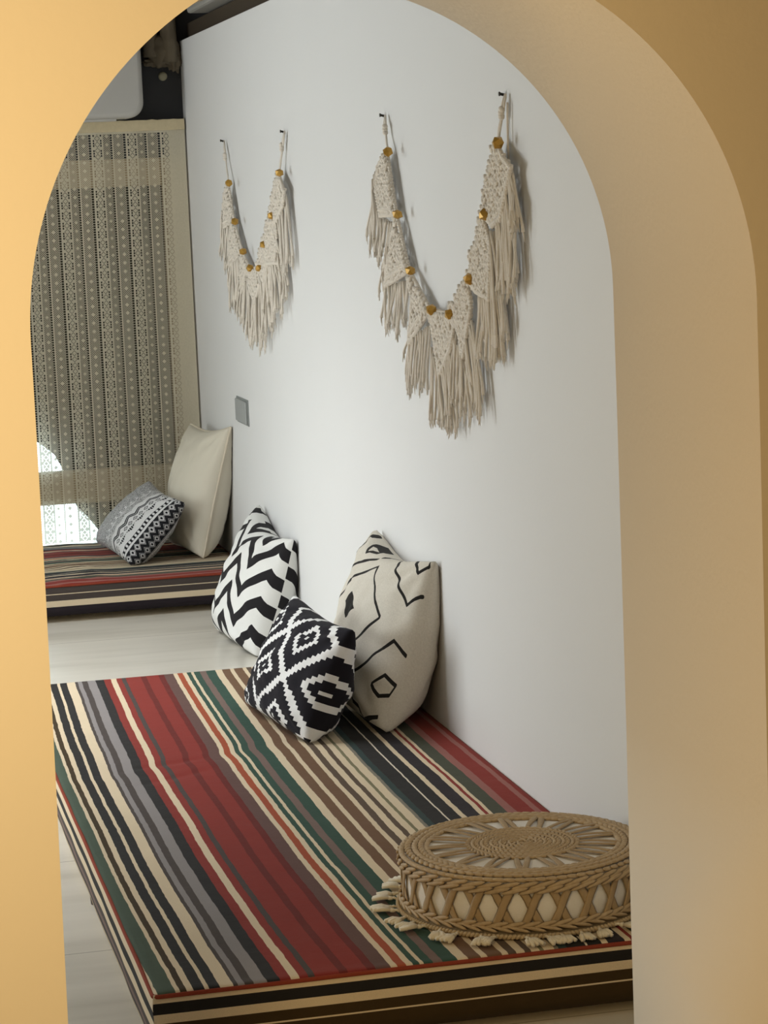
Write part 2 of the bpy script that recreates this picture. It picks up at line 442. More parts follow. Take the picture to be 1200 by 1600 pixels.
def stripe_mat():
    m, nt, b = new_mat('striped_cotton', 0.9, 0.12)
    u, v = uvs()
    f = (u - 0.445) / 0.92
    st = [((x - 0.445) / 0.92, lin(PAL[c])) for x, c in STR]
    h = 29
    A = eramp(f, st[:h]); B = eramp(f, st[h:])
    cloth_tail(m, nt, b, emix(egt(f, st[h][0]), A, B)); return m
M_stripe = stripe_mat()
def side_mat(name, st):
    m, nt, b = new_mat(name, 0.9, 0.12); u, v = uvs()
    cloth_tail(m, nt, b, eramp(v, [(p, lin(PAL[c])) for p, c in st])); return m
# v runs from the bottom hem (0) to the top edge (1)
M_side_near = side_mat('striped_cotton_front', [(0.0, 'dkbrown'), (0.34, 'cream'), (0.37, 'dkbrown'), (0.54, 'cream'), (0.69, 'black'), (0.87, 'cream'), (1.2, 'cream')])
M_side_left = side_mat('striped_cotton_side', [(0.0, 'cream'), (0.05, 'char'), (0.16, 'mauve'), (0.26, 'char'), (0.38, 'cream'), (0.56, 'black'), (0.74, 'cream'), (1.2, 'cream')])
M_side_far = side_mat('striped_cotton_bench', [(0.0, 'navy'), (0.30, 'cream'), (0.50, 'char'), (0.70, 'cream'), (0.73, 'char'), (1.2, 'char')])
M_piping = simple('red_piping', (138, 62, 44), 0.85, 0.15, 0.1, 200)

def daybed(name, x0, x1, y0, y1, ztop, zhem, label, lengthwise, side_front, side_left, zfun, shift, feet):
    t = thing(name, ((x0 + x1) / 2, (y0 + y1) / 2, 0), label, 'daybed', 'striped low daybeds')
    bm = bmesh.new(); uvl = bm.loops.layers.uv.new('UVMap')
    NX, NY = (90, 320) if lengthwise else (110, 60)
    gr = []
    rr = 0.010
    for j in range(NY + 1):
        row = []
        for i in range(NX + 1):
            x = x0 + (x1 - x0) * i / NX; y = y0 + (y1 - y0) * j / NY
            e = min(x - x0, x1 - x, y - y0, y1 - y)
            z = ztop + zfun(x, y) * min(1, e / 0.03)
            if e < rr: z -= (rr - e) * 0.35
            row.append((bm.verts.new((x, y, z)), (shift(x, y), 0.5)))
        gr.append(row)
    for j in range(NY):
        for i in range(NX):
            q = (gr[j][i], gr[j][i + 1], gr[j + 1][i + 1], gr[j + 1][i]); f = bm.faces.new([k[0] for k in q])
            for l, k in zip(f.loops, q): l[uvl].uv = k[1]
    # skirt
    per = [(gr[0][i][0], 1) for i in range(NX + 1)] + [(gr[j][NX][0], 1) for j in range(1, NY + 1)] + \
          [(gr[NY][i][0], 1) for i in range(NX - 1, -1, -1)] + [(gr[j][0][0], 1) for j in range(NY - 1, 0, -1)]
    loop = [p[0] for p in per]; n = len(loop)
    K = 5; rings = [loop]
    for k in range(1, K + 1):
        fr = k / K; ring = []
        for v in loop:
            c = v.co; z = c.z + (zhem - c.z) * fr
            wob = 0.0018 * noise.noise(Vector((c.x * 6, c.y * 6, fr * 2))) * (1 if fr < 1 else 1.2)
            nx = -1 if abs(c.x - x0) < 1e-6 else (1 if abs(c.x - x1) < 1e-6 else 0); ny = -1 if abs(c.y - y0) < 1e-6 else (1 if abs(c.y - y1) < 1e-6 else 0)
            o = 0.002 if fr < 1 else 0.0
            if nx > 0: wob = min(wob, 0.0); o = 0
            ring.append(bm.verts.new((c.x + nx * (o + wob), c.y + ny * (o + wob), z)))
        rings.append(ring)
    for k in range(K):
        for i in range(n):
            a, b2 = i, (i + 1) % n
            f = bm.faces.new((rings[k][a], rings[k][b2], rings[k + 1][b2], rings[k + 1][a]))
            mx = (rings[0][a].co.x + rings[0][b2].co.x) / 2; my = (rings[0][a].co.y + rings[0][b2].co.y) / 2
            f.material_index = 2 if (abs(mx - x0) < 1e-4 or abs(mx - x1) < 1e-4) else 1
            for l, (vv) in zip(f.loops, (1 - k / K, 1 - k / K, 1 - (k + 1) / K, 1 - (k + 1) / K)):
                l[uvl].uv = (l.vert.co.x + l.vert.co.y, vv + 0.010 * noise.noise(Vector((l.vert.co.x * 3, l.vert.co.y * 3, 1))))
    bm.faces.new(rings[K][::-1])
    link('cover', bm, [M_stripe, side_front, side_left], t)
    bm = bmesh.new()
    c = 0.010; r = 0.0038
    pts = []
    def arc(cx, cy, a0):
        for k in range(5):
            a = a0 + k / 4 * PI / 2; pts.append((cx + c * math.cos(a), cy + c * math.sin(a)))
    for (cx, cy, a0) in ((x1 - c, y1 - c, 0), (x0 + c, y1 - c, PI / 2), (x0 + c, y0 + c, PI), (x1 - c, y0 + c, 1.5 * PI)): arc(cx, cy, a0)
    fine = []
    for (a, b2) in zip(pts, pts[1:] + pts[:1]):
        L = math.hypot(b2[0] - a[0], b2[1] - a[1]); m = max(1, int(L / 0.04))
        for k in range(m): fine.append((a[0] + (b2[0] - a[0]) * k / m, a[1] + (b2[1] - a[1]) * k / m))
    def pz(x, y): return ztop - 0.0062 + 0.0015 * noise.noise(Vector((x * 5, y * 5, 4)))
    k0 = min(range(len(fine)), key=lambda i: (fine[i][0] - x0) ** 2 + (fine[i][1] - (y1 - c)) ** 2)
    fine = fine[k0:] + fine[:k0]; fine = [p for p in fine if p[1] < y1 - c + 1e-6]
    tube(bm, [(min(x, x1 - r), y, pz(x, y)) for x, y in fine], r, 8)
    link('piping', bm, M_piping, t)
    for (x, y) in feet:
        bm = bmesh.new(); tube(bm, [(x, y, 0.0), (x, y, zhem + 0.004)], [0.014, 0.016], 14); link('foot', bm, M_foot, t)
    return t
def z_near(x, y):
    z = 0.0022 * noise.noise(Vector((x * 7, y * 3, 0))) + 0.0012 * noise.noise(Vector((x * 22, y * 9, 2)))
    # crease across the red field about a third of the way from the far end
    d = y - (5.25 + 0.30 * (x - 0.6)); m = math.exp(-((x - 0.80) / 0.16) ** 2)
    z -= 0.004 * m * math.exp(-(d / 0.018) ** 2)
    d2 = y - (5.10 + 0.55 * (x - 0.6)); z -= 0.0025 * math.exp(-((x - 0.70) / 0.09) ** 2) * math.exp(-(d2 / 0.02) ** 2)
    g = min(1.0, max(0.0, (math.hypot(x - 1.138, y - 3.985) - 0.26) / 0.1)); g2 = min(1.0, max(0.0, (5.1 - y) / 0.2 + max(0, (0.9 - x) / 0.1)))
    return z * g * min(1.0, g2) - 0.0018
def sh_near(x, y):
    tau = (y - 3.714) / 2.586; s = -0.0794 * tau + 0.1014 * tau * tau
    s *= max(0.0, min(1.0, (1.364 - x) / 0.35))
    wv = 0.0045 * noise.noise(Vector((y * 2.0, x * 1.5, 0))) + 0.0010 * noise.noise(Vector((y * 8, x * 4, 5))) + 0.0009 * noise.noise(Vector((y * 22, x * 14, 9))) + 0.0010 * noise.noise(Vector((y * 55, x * 30, 3)))
    d = y - (5.25 + 0.30 * (x - 0.6)); wv += 0.006 * math.exp(-(d / 0.05) ** 2) * math.exp(-((x - 0.8) / 0.25) ** 2)
    return x - s + wv
daybed('daybed', 0.445, 1.362, 3.714, 6.300, 0.128, 0.022, 'large striped low daybed on the floor in front, with a round woven pouf on it', True, M_side_near, M_side_left, z_near, sh_near,
       [(0.462, 4.68), (1.33, 4.68), (0.48, 6.22), (1.33, 6.22), (0.50, 3.80), (1.33, 3.80)])
def z_far(x, y):
    z = 0.003 * noise.noise(Vector((x * 5, y * 12, 7)))
    z += 0.010 * math.exp(-((x - 0.82) / 0.14) ** 2) * (0.5 + 0.5 * noise.noise(Vector((x * 6, y * 26 + x * 9, 1))))
    return z * min(1.0, max(0.0, (0.92 - x) / 0.06)) - 0.0005
def sh_far(x, y):
    q = 1.352 - (y - 7.945) * 0.91
    return q + 0.006 * noise.noise(Vector((x * 4, y * 5, 3))) + 0.012 * math.exp(-((x - 0.8) / 0.16) ** 2) * noise.noise(Vector((x * 9, y * 9, 6)))
daybed('daybed', -1.3, 1.362, 7.945, 8.885, 0.128, 0.024, 'striped low daybed at the far end of the room under the lace curtain', False, M_side_far, M_side_far, z_far, sh_far,
       [(-1.2, 8.0), (1.3, 8.02), (-1.2, 8.85), (1.3, 8.82), (0.1, 8.0)])

# ------------------------------------------------------------------ cushions
def pillow_surface(c00, c10, c11, c01, tf, tb, pinch=0.05, sag=0.0, zmin=0.0, seed=0.0, wr=0.004, e=0.42, low=0.2, xmax=1.361, bow=0.0):
    c00, c10, c11, c01 = map(Vector, (c00, c10, c11, c01))
    def P(u, v, side):
        """u, v in -1..1; u from the far edge to the near edge, v from bottom to top"""
        ue = u * (1 - pinch * (1 - v * v)); ve = v * (1 - pinch * (1 - u * u))
        if v > 0: ve -= sag * (1 - u * u) ** 1.5 * v * v * v
        s, t = (ue + 1) / 2, (ve + 1) / 2
        B = c00 * ((1 - s) * (1 - t)) + c10 * (s * (1 - t)) + c11 * (s * t) + c01 * ((1 - s) * t)
        eu = ((c10 - c00) * (1 - t) + (c11 - c01) * t).normalized(); ev = ((c01 - c00) * (1 - s) + (c11 - c10) * s).normalized()
        n = eu.cross(ev).normalized()
        B = B - n * (bow * (1 - v * v) * (1 - 0.35 * v))
        k = max(0.0, (1 - u * u) * (1 - v * v))
        th = k ** e * (1 - low * v)
        w = noise.noise(Vector((u * 2.2 + seed, v * 2.2, side * 3.1))) * 1.0 + 0.5 * noise.noise(Vector((u * 6 + seed, v * 5, side * 2.0 + 4)))
        # creases running in from the corners
        cr = 0.0
        for (cu, cv) in ((-1, -1), (1, -1), (1, 1), (-1, 1)):
            du, dv = u - cu, v - cv; d = math.hypot(du, dv); a = math.atan2(dv, du)
            cr += math.exp(-d * 2.2) * math.sin(a * 11 + seed * 3 + cu) * min(1, d * 3)
        edge = min(1, k * 6)
        hgt = 0.003 + (tf if side > 0 else tb) * th + wr * edge * (w * 1.3 + cr * 1.1)
        p = B + n * (side * hgt)
        if p.z < zmin + 0.003: p.z = zmin + 0.003 + 0.15 * 0
        if p.x > xmax: p.x = xmax
        return p
    return P
def cushion(name, P, mats, base, label, group=None, N=56, piping=None, arc=False):
    bm = bmesh.new(); uvl = bm.loops.layers.uv.new('UVMap')
    def par(i): 
        s = -1 + 2 * i / N
        return math.sin(s * PI / 2) * 0.35 + s * 0.65
    gf = {}; gb = {}
    A = {}
    if arc:                                                       # lay the print out by length over the cloth
        for j in range(N + 1):
            v = par(j)
            for side in (1, -1):
                L = [0.0]; pp = P(-1, v, side)
                for i in range(1, N + 1):
                    p = P(par(i), v, side); L.append(L[-1] + (p - pp).length); pp = p
                A[side, j] = L
    for i in range(N + 1):
        for j in range(N + 1):
            u, v = par(i), par(j)
            rim = i in (0, N) or j in (0, N)
            if rim:
                p = (P(u, v, 1) + P(u, v, -1)) / 2
                gf[i, j] = gb[i, j] = bm.verts.new(p)
            else:
                gf[i, j] = bm.verts.new(P(u, v, 1)); gb[i, j] = bm.verts.new(P(u, v, -1))
    for i in range(N):
        for j in range(N):
            for g, side in ((gf, 1), (gb, -1)):
                ks = ((i, j), (i + 1, j), (i + 1, j + 1), (i, j + 1))
                if side < 0: ks = ks[::-1]
                f = bm.faces.new([g[k] for k in ks])
                if side < 0 and len(mats) > 1: f.material_index = 1
                for l, k in zip(f.loops, ks):
                    U, V = (par(k[0]) + 1) / 2, (par(k[1]) + 1) / 2
                    if arc:
                        LF, LB = A[1, k[1]], A[-1, k[1]]; T = A[1, N // 2][-1]
                        d0 = LF[-1] - LF[k[0]] if side > 0 else -(LB[-1] - LB[k[0]])
                        U = 1 - d0 / T; l[uvl].uv = (U, V)
                    else: l[uvl].uv = (U, V) if side > 0 else (2 - U, V)
    if piping is None:
        o = link(name, bm, mats, None, True, loc=base); props(o, label, 'cushion', group); return o
    t = thing(name, base, label, 'cushion', group)
    link('cushion_body', bm, mats, t)
    bm = bmesh.new(); pts = []
    M = 60
    for k in range(M): pts.append((-1 + 2 * k / M, -1))
    for k in range(M): pts.append((1, -1 + 2 * k / M))
    for k in range(M): pts.append((1 - 2 * k / M, 1))
    for k in range(M): pts.append((-1, 1 - 2 * k / M))
    pp = []
    for u, v in pts:
        p = (P(u, v, 1) + P(u, v, -1)) / 2
        pp.append(p + Vector((0.0015 * noise.noise(Vector((u * 9, v * 9, 2))), 0, 0.0)))
    for p in pp: p.x = min(p.x, 1.3575); p.z = max(p.z, base[2] + 0.005)
    tube(bm, pp, 0.0042, 8, closed=True); link('piping', bm, piping, t)
    return t

def fabric_tail(m, nt, b, col, weave=700, strength=0.25, var=0.06, shape=9.0):
    cloth_tail(m, nt, b, col, var)
BLK = lin((36, 34, 36)); WHT = lin((226, 226, 222))
def m_chevron():
    m, nt, b = new_mat('chevron_cotton', 0.85, 0.15); u, v = uvs()
    tri = 1.0 - eabs(efrac((u - 0.77) / 0.37) - 0.5) * 2.0       # 0 at the valleys, 1 at the peaks
    val = (v - tri * 0.235) / 0.24 + 4.0 + egt(u, 1.0) * 0.5
    cloth_tail(m, nt, b, emix(egt(efrac(val), 0.57), WHT, BLK), 0.05); return m
def m_ikat():
    m, nt, b = new_mat('stepped_diamond_cotton', 0.85, 0.15); u, v = uvs()
    NU, NV = 44.0, 32.0
    a = ((efloor(u * NU) + 0.5) / NU - 0.444) / 0.55 + 2.5; c = ((efloor(v * NV) + 0.5) / NV - 0.43) / 0.72 + 2.5
    t1 = eabs(efrac(a) - 0.5); t2 = eabs(efrac(c) - 0.5)
    s = t1 + t2; d = emin(s, 1.0 - s)
    w = emax(egt(d, 0.440), emax(eband(d, 0.14, 0.220), elt(d, 0.025)))
    cloth_tail(m, nt, b, emix(w, lin((30, 28, 34)), lin((232, 232, 230))), 0.05); return m
def m_tribal():
    m, nt, b = new_mat('tribal_band_cotton', 0.85, 0.15); u, v = uvs()
    V = v * 11.0
    u = (u - 0.68) * 1.41 + 0.36
    def tri(x): return eabs(efrac(x) - 0.5)
    n = enoise(420, 1)
    grey = egt(n, 0.52)
    # bands across u, from the far edge (0) to the near edge (1)
    def within(a, c): return eband(u, a, c)
    def loc(a, c): return (u - a) / (c - a)
    # narrow diamond chain
    def chain(a, c, k=1.0, w=0.16):
        d = eabs(loc(a, c) - 0.5) + tri(V * k); return within(a, c) * emax(eband(d, 0.42 - w, 0.42), elt(d, 0.10))
    zig1 = within(0.30, 0.42) * eband(eabs(loc(0.30, 0.42) - 0.30 - tri(V * 0.5) * 0.9), 0.0, 0.10)
    zig2 = within(0.30, 0.42) * eband(eabs(loc(0.30, 0.42) - 0.55 - tri(V * 0.5) * 0.9), 0.0, 0.09)
    ch2 = chain(0.42, 0.50)
    arrow = within(0.515, 0.575) * elt(loc(0.515, 0.575), tri(V * 0.5) * 1.8) * egt(efrac(V * 3.0), 0.25)
    ladder = within(0.635, 0.672) * elt(efrac(V * 1.6), 0.5)
    rails = emax(within(0.630, 0.636), emax(within(0.671, 0.677), within(0.705, 0.712)))
    # black field with two rows of white squares
    d1 = eabs(loc(0.712, 0.80) - 0.5) + tri(V * 1.0); d2 = eabs(loc(0.80, 0.888) - 0.5) + tri(V * 1.0 + 0.5)
    fld = within(0.712, 0.90) * (1.0 - emax(within(0.712, 0.80) * eband(d1, 0.20, 0.36), within(0.80, 0.888) * eband(d2, 0.18, 0.33)) - emax(within(0.712, 0.80) * eband(d1, 0.44, 0.50), within(0.80, 0.888) * eband(d2, 0.45, 0.50)))
    g1 = emax(within(-2.0, 0.06), emax(within(0.13, 0.30) * elt(eabs(loc(0.13, 0.30) - 0.5), 0.22 + tri(V * 0.5) * 0.5), within(0.93, 3.0))) * grey
    ch1 = chain(0.06, 0.13, 1.0)
    lines = emax(within(0.130, 0.138), emax(within(0.055, 0.062), within(0.905, 0.915)))
    blk = eclamp(emax(emax(emax(zig1, zig2), emax(ch1, ch2)), emax(emax(arrow, ladder), emax(emax(rails, fld), emax(g1, lines)))))
    cloth_tail(m, nt, b, emix(blk, lin((212, 212, 212)), lin((34, 34, 38))), 0.05); return m
def m_linen(segs, dia):
    m, nt, b = new_mat('linen_line_print', 0.9, 0.12); u, v = uvs()
    AS = 0.72                                                     # height / width
    x, y = u + E.op('POWER', u, 5.0) * 0.9, v * AS
    best = None
    for (x0, y0, x1, y1, w) in segs:
        y0 *= AS; y1 *= AS
        dx, dy = x1 - x0, y1 - y0; L2 = dx * dx + dy * dy
        t = eclamp(((x - x0) * dx + (y - y0) * dy) / L2)
        ex = x - x0 - t * dx; ey = y - y0 - t * dy
        d = esqrt(ex * ex + ey * ey) / w
        best = d if best is None else emin(best, d)
    ink = elt(best, 1.0)
    for (cx, cy, rx, ry) in dia: ink = emax(ink, elt(eabs(u - cx) / rx + eabs(v - cy) / ry, 1.0))
    n = enoise(1.0, 3, emap((180, 180, 500)))
    n2 = enoise(1.0, 3, emap((500, 500, 160)))
    base = emix(n * 0.5 + n2 * 0.5, lin((186, 179, 165)), lin((232, 226, 213)))
    cloth_tail(m, nt, b, emix(ink, base, lin((40, 38, 36))), 0.06); return m
LIN_P = pillow_surface((1.205, 5.95, 0.128), (1.215, 5.365, 0.130), (1.352, 5.375, 0.518), (1.350, 5.975, 0.516), 0.128, 0.07, 0.03, 0.15, 0.128, 1.7, 0.008, bow=0.040)
CHE_P = pillow_surface((1.180, 7.56, 0.0), (1.215, 7.06, 0.0), (1.350, 7.10, 0.342), (1.345, 7.645, 0.385), 0.110, 0.095, 0.035, 0.17, 0.0, 4.2, 0.008, e=0.45, bow=0.015)
IKA_P = pillow_surface((0.970, 5.82, 0.130), (1.026, 5.33, 0.130), (1.134, 5.30, 0.388), (1.090, 5.75, 0.402), 0.085, 0.085, 0.035, 0.06, 0.128, 6.6, 0.007, e=0.45, bow=0.014)
TRI_P = pillow_surface((0.932, 8.70, 0.150), (0.992, 8.225, 0.130), (1.184, 8.20, 0.338), (1.130, 8.65, 0.366), 0.075, 0.085, 0.05, 0.04, 0.128, 9.1, 0.004)
BEI_P = pillow_surface((1.205, 8.70, 0.128), (1.251, 8.275, 0.130), (1.356, 8.19, 0.586), (1.299, 8.72, 0.556), 0.090, 0.095, 0.045, 0.05, 0.128, 12.4, 0.006)
LPOLY = [
    [(.15, .45), (.17, .56), (.30, .70), (.47, .80), (.60, .89), (.66, .79), (.75, .67), (.82, .594), (.77, .52), (.69, .41), (.62, .30)],
    [(.70, .17), (.756, .237), (.863, .375), (.944, .50), (.985, .44)],
    [(.906, .225), (.95, .30), (.985, .263), (.98, .20), (.956, .178), (.906, .225)],
    [(.72, .18), (.76, .156), (.787, .081), (.838, .069), (.87, .01), (.97, .065)],
    [(.706, .994), (.731, .963), (.806, .887), (.875, .806), (.94, .715), (.99, .787)],
    [(.985, .995), (.99, .96), (.956, .912), (.915, .965), (.88, .994)],
    [(.10, .93), (.09, .985), (.13, .995)], [(.31, .925), (.244, .98), (.30, .995), (.385, .99), (.39, .97), (.33, .95), (.31, .925)],
    [(.13, .72), (.25, .82), (.37, .88), (.475, .935)], [(.13, .74), (.13, .84), (.10, .925)], [(.49, .965), (.54, .99)],
]
lw = lambda q: q + 0.9 * q ** 5
LSEG = [(lw(a[0]), a[1], lw(b[0]), b[1], 0.0088) for pl in LPOLY for a, b in zip(pl, pl[1:])]
LDIA = [(0.47, 0.575, 0.12, 0.085)]
SC = 'scatter cushions in the room beyond the arch'
cushion('scatter_cushion', CHE_P, [m_chevron()], (1.25, 7.38, 0.0), 'white cushion with black zigzag chevrons on the floor beyond the large daybed', SC)
cushion('scatter_cushion', IKA_P, [m_ikat()], (1.05, 5.55, 0.128), 'black cushion with white stepped diamonds leaning on the pale linen cushion', SC)
cushion('scatter_cushion', LIN_P, [m_linen(LSEG, LDIA)], (1.25, 5.66, 0.128), 'tall pale linen cushion with thin black line diamonds against the wall', SC)
cushion('scatter_cushion', TRI_P, [m_tribal()], (1.05, 8.45, 0.128), 'black and white tribal banded cushion on the far daybed by the window', SC, arc=True)
M_beige = simple('cream_velvet', (220, 213, 196), 0.8, 0.15, 0.04, 12, 0.15, 500)
M_beigep = simple('cream_cord', (218, 208, 188), 0.85, 0.15)
cushion('scatter_cushion', BEI_P, [M_beige], (1.25, 8.47, 0.128), 'plain cream cushion with corded edge leaning in the far corner', SC, piping=M_beigep)

# ------------------------------------------------------------------ macrame garlands
M_cotton = simple('cotton_cord', (226, 218, 206), 0.92, 0.1, 0.10, 140, 0.4, 700)
def lerp(a, b, t): return a + (b - a) * t
def polypt(pts, s):
    L = [0]
    for a, b in zip(pts, pts[1:]): L.append(L[-1] + (b - a).length)
    d = s * L[-1]
    for k in range(len(pts) - 1):
        if d <= L[k + 1] or k == len(pts) - 2:
            return lerp(pts[k], pts[k + 1], (d - L[k]) / max(1e-9, L[k + 1] - L[k]))
def gold_bead(bm, c, r, seed):
    q = random.Random(seed)
    res = bmesh.ops.create_icosphere(bm, subdivisions=1, radius=r)
    rot = Matrix.Rotation(q.uniform(0, 3), 3, 'X') @ Matrix.Rotation(q.uniform(0, 3), 3, 'Z')
    for v in res['verts']: v.co = rot @ v.co
    # cut into a chunky faceted bead
    vs = res['verts']
    for k in range(6):
        n = rot @ [Vector(a) for a in ((1, 0, 0), (-1, 0, 0), (0, 1, 0), (0, -1, 0), (0, 0, 1), (0, 0, -1))][k]
        for v in vs:
            d = v.co.dot(n)
            if d > r * 0.80: v.co -= n * (d - r * 0.80)
    for v in vs: v.co += Vector(c)
def garland(label, hooks, beads, flags, seed, rs, tails):
    q = random.Random(seed)
    W = lambda p, x=1.345: wallpt(p[0], p[1], x)
    H0, H1 = W(hooks[0], 1.356), W(hooks[1], 1.356)
    B = [W(p) for p in beads]
    t = thing('macrame_garland', (WX, (H0.y + H1.y) / 2, min(b.z for b in B)), label, 'wall hanging', 'macrame garlands on the white wall')
    bm = bmesh.new()
    path = [H0] + B + [H1]
    fine = []
    for a, b in zip(path, path[1:]):
        for k in range(8): fine.append(lerp(a, b, k / 8) + Vector((-0.001 * math.sin(k / 8 * PI), 0, -0.004 * math.sin(k / 8 * PI))))
    fine.append(H1)
    tube(bm, fine, 0.0027 * rs, 7)
    # loops tied over the nails, with an overhand knot
    for Hk, Bk in ((H0, B[0]), (H1, B[-1])):
        kn = lerp(Hk, Bk, 0.36)
        for s in (-1, 1):
            tube(bm, [Hk + Vector((0, s * 0.001, 0.004)), lerp(Hk, kn, 0.5) + Vector((-0.002, s * 0.008 * rs, 0)), kn], 0.0026 * rs, 6)
        for k in range(3):
            ellipsoid(bm, kn + Vector((-0.003, q.uniform(-.004, .004), (k - 1) * 0.007)), (Vector((0.007, 0, 0)) * rs, Vector((0, 0.0095, 0.003)) * rs, Vector((0, -0.002, 0.0065)) * rs), 8, 5)
        tube(bm, [kn + Vector((0, 0.004, 0)), lerp(kn, Bk, 0.5) + Vector((0, 0.010 * rs, 0)), lerp(kn, Bk, 0.96) + Vector((0, 0.004, 0))], 0.0024 * rs, 6)
    for a, b in tails:
        a, b = W(a, 1.355), W(b, 1.355); tube(bm, [lerp(a, b, k / 5) + Vector((0, 0.002 * math.sin(k), 0)) for k in range(6)], 0.0025 * rs, 6)
    link('hanging_cord', bm, M_cotton, t)
    for k, p in enumerate(beads):
        bm = bmesh.new(); gold_bead(bm, W(p, 1.330), 0.0138 * rs, seed * 10 + k); link('bead', bm, M_bead, t, False)
    for k, fl in enumerate(flags):
        Pq, Qq, T = B[fl['i']], B[fl['i'] + 1], [W(p, 1.338) for p in fl['tip']]
        poly = [Pq.copy()] + T + [Qq.copy()]
        bm = bmesh.new()
        cen = sum(poly, Vector()) / len(poly); n = len(poly)
        # rows of square knots
        ys = [p.y for p in poly]; zs = [p.z for p in poly]
        def inside(y, z):
            c = False; j = n - 1
            for i in range(n):
                yi, zi, yj, zj = poly[i].y, poly[i].z, poly[j].y, poly[j].z
                if (zi > z) != (zj > z) and y < (yj - yi) * (z - zi) / (zj - zi + 1e-12) + yi: c = not c
                j = i
            return c
        st = 0.0165 * rs
        r = 0; z = max(zs)
        while z > min(zs):
            y = min(ys) + (st * 0.5 if r % 2 else 0)
            while y < max(ys):
                if inside(y, z) and q.random() < 0.93:
                    y0, z0_ = y, z; y += q.uniform(-.0025, .0025); z += q.uniform(-.0025, .0025)
                    jx = q.uniform(-0.002, 0.002)
                    for s in (-1, 1):
                        d = Vector((-0.15 * s, s * 0.62, 0.78)); pd = Vector((0, 0.78, -s * 0.62))
                        ellipsoid(bm, Vector((1.3365 + jx, y + s * st * 0.22, z + s * 0.0008 + q.uniform(-.001, .001))), (Vector((0.0060, 0, 0)) * rs, pd * 0.0040 * rs, d * 0.0098 * rs), 7, 4)
                    y, z = y0, z0_
                y += st
            z -= st * 0.60; r += 1
        for a, b in zip(poly, poly[1:]):
            rope_chain(bm, [a + Vector((-0.003, 0, 0)), b + Vector((-0.003, 0, 0))], 0.0060 * rs, 0.0082 * rs)
        a, b = poly[0], poly[-1]
        rope_chain(bm, [a + Vector((-0.002, 0, 0)), b + Vector((-0.002, 0, 0))], 0.0056 * rs, 0.0080 * rs)
        # second ridge inside the lower edge
        a, b = poly[-2], poly[-1]
        rope_chain(bm, [lerp(a, cen, 0.22) + Vector((-0.007, 0, 0)), lerp(b, cen, 0.22) + Vector((-0.007, 0, 0))], 0.0054 * rs, 0.0080 * rs)
        panel = link('knotted_panel', bm, M_cotton, t)
        bm = bmesh.new()
        for (top, bot, cnt) in fl['fringe']:
            tp = [W(p, 1.342) for p in top]; bp = [W(p, 1.342) for p in bot]
            for i in range(cnt):
                s = (i + 0.5) / cnt
                a = polypt(tp, s) + Vector((q.uniform(-0.010, 0.004), 0, 0)); b = polypt(bp, s) + Vector((q.uniform(-0.012, 0.006), q.gauss(0, 0.004) * rs, q.uniform(-0.028, 0.020) * rs))
                if b.z > a.z - 0.02: b.z = a.z - 0.02
                pts = []; rad = []
                ph = q.uniform(0, 6); M = 9; am = q.uniform(0.0015, 0.0050) * rs
                base = q.uniform(0.0029, 0.0038) * rs
                for m in range(M + 1):
                    h = m / M
                    y = lerp(a.y, b.y, min(1, h * 1.15) ** 0.9) + am * math.sin(ph + h * 7) * h
                    pts.append(Vector((min(1.359, lerp(a.x, b.x, h) + am * math.cos(ph + h * 5) * h), y, lerp(a.z, b.z, h))))
                    rad.append(base * (1.0 if h < 0.8 else (1.0 + (h - 0.8) * 1.9)))
                tube(bm, pts, rad, 5)
                # frayed end
                e = pts[-1]
                for w_ in range(3):
                    dv = Vector((q.uniform(-.004, .003), q.uniform(-.006, .006), -q.uniform(.008, .022))) * rs
                    e2 = e + dv; e2.x = min(e2.x, 1.361)
                    tube(bm, [e + Vector((0, 0, 0.004)), e2], [base * 0.8, base * 0.15], 4)
        link('fringe', bm, M_cotton, panel)
    return t
big = dict(
    hooks=[(602, 183), (790, 150)],
    beads=[(606, 237), (621, 335), (641, 423), (674, 484), (703, 491), (733, 436), (757, 335), (778, 223)],
    flags=[
        dict(i=0, tip=[(592, 262), (590, 300), (596, 336)], fringe=[([(596, 262), (588, 272), (588, 318)], [(577, 350), (580, 366), (594, 385)], 12), ([(592, 338), (620, 350)], [(590, 392), (614, 398)], 14)]),
        dict(i=1, tip=[(614, 372), (605, 446)], fringe=[([(616, 365), (606, 400)], [(602, 420), (600, 470)], 7), ([(605, 446), (640, 438)], [(602, 506), (638, 506)], 18)]),
        dict(i=2, tip=[(646, 470), (642, 536)], fringe=[([(642, 536), (672, 508)], [(636, 600), (672, 596)], 20), ([(646, 500), (642, 530)], [(634, 545), (636, 590)], 5)]),
        dict(i=3, tip=[(679, 520), (689, 586), (706, 545), (712, 510)], fringe=[([(680, 540), (689, 586), (708, 545)], [(678, 634), (693, 655), (716, 662)], 26), ([(706, 530), (714, 520)], [(708, 610), (716, 625)], 7)]),
        dict(i=4, tip=[(718, 512), (726, 556), (738, 480)], fringe=[([(717, 530), (726, 556), (742, 500)], [(714, 628), (734, 622), (757, 632)], 24), ([(716, 520), (724, 550)], [(716, 640), (745, 640)], 8)]),
        dict(i=5, tip=[(746, 455), (766, 466), (768, 380)], fringe=[([(748, 460), (766, 466), (770, 390)], [(746, 540), (766, 545), (786, 556)], 26), ([(768, 372), (774, 360)], [(776, 545), (792, 500)], 12)]),
        dict(i=6, tip=[(772, 352), (784, 340), (800, 262), (788, 246)], fringe=[([(774, 350), (786, 336), (800, 270)], [(782, 440), (796, 446), (811, 440)], 24), ([(790, 248), (801, 268)], [(806, 335), (811, 345)], 12)]),
    ])
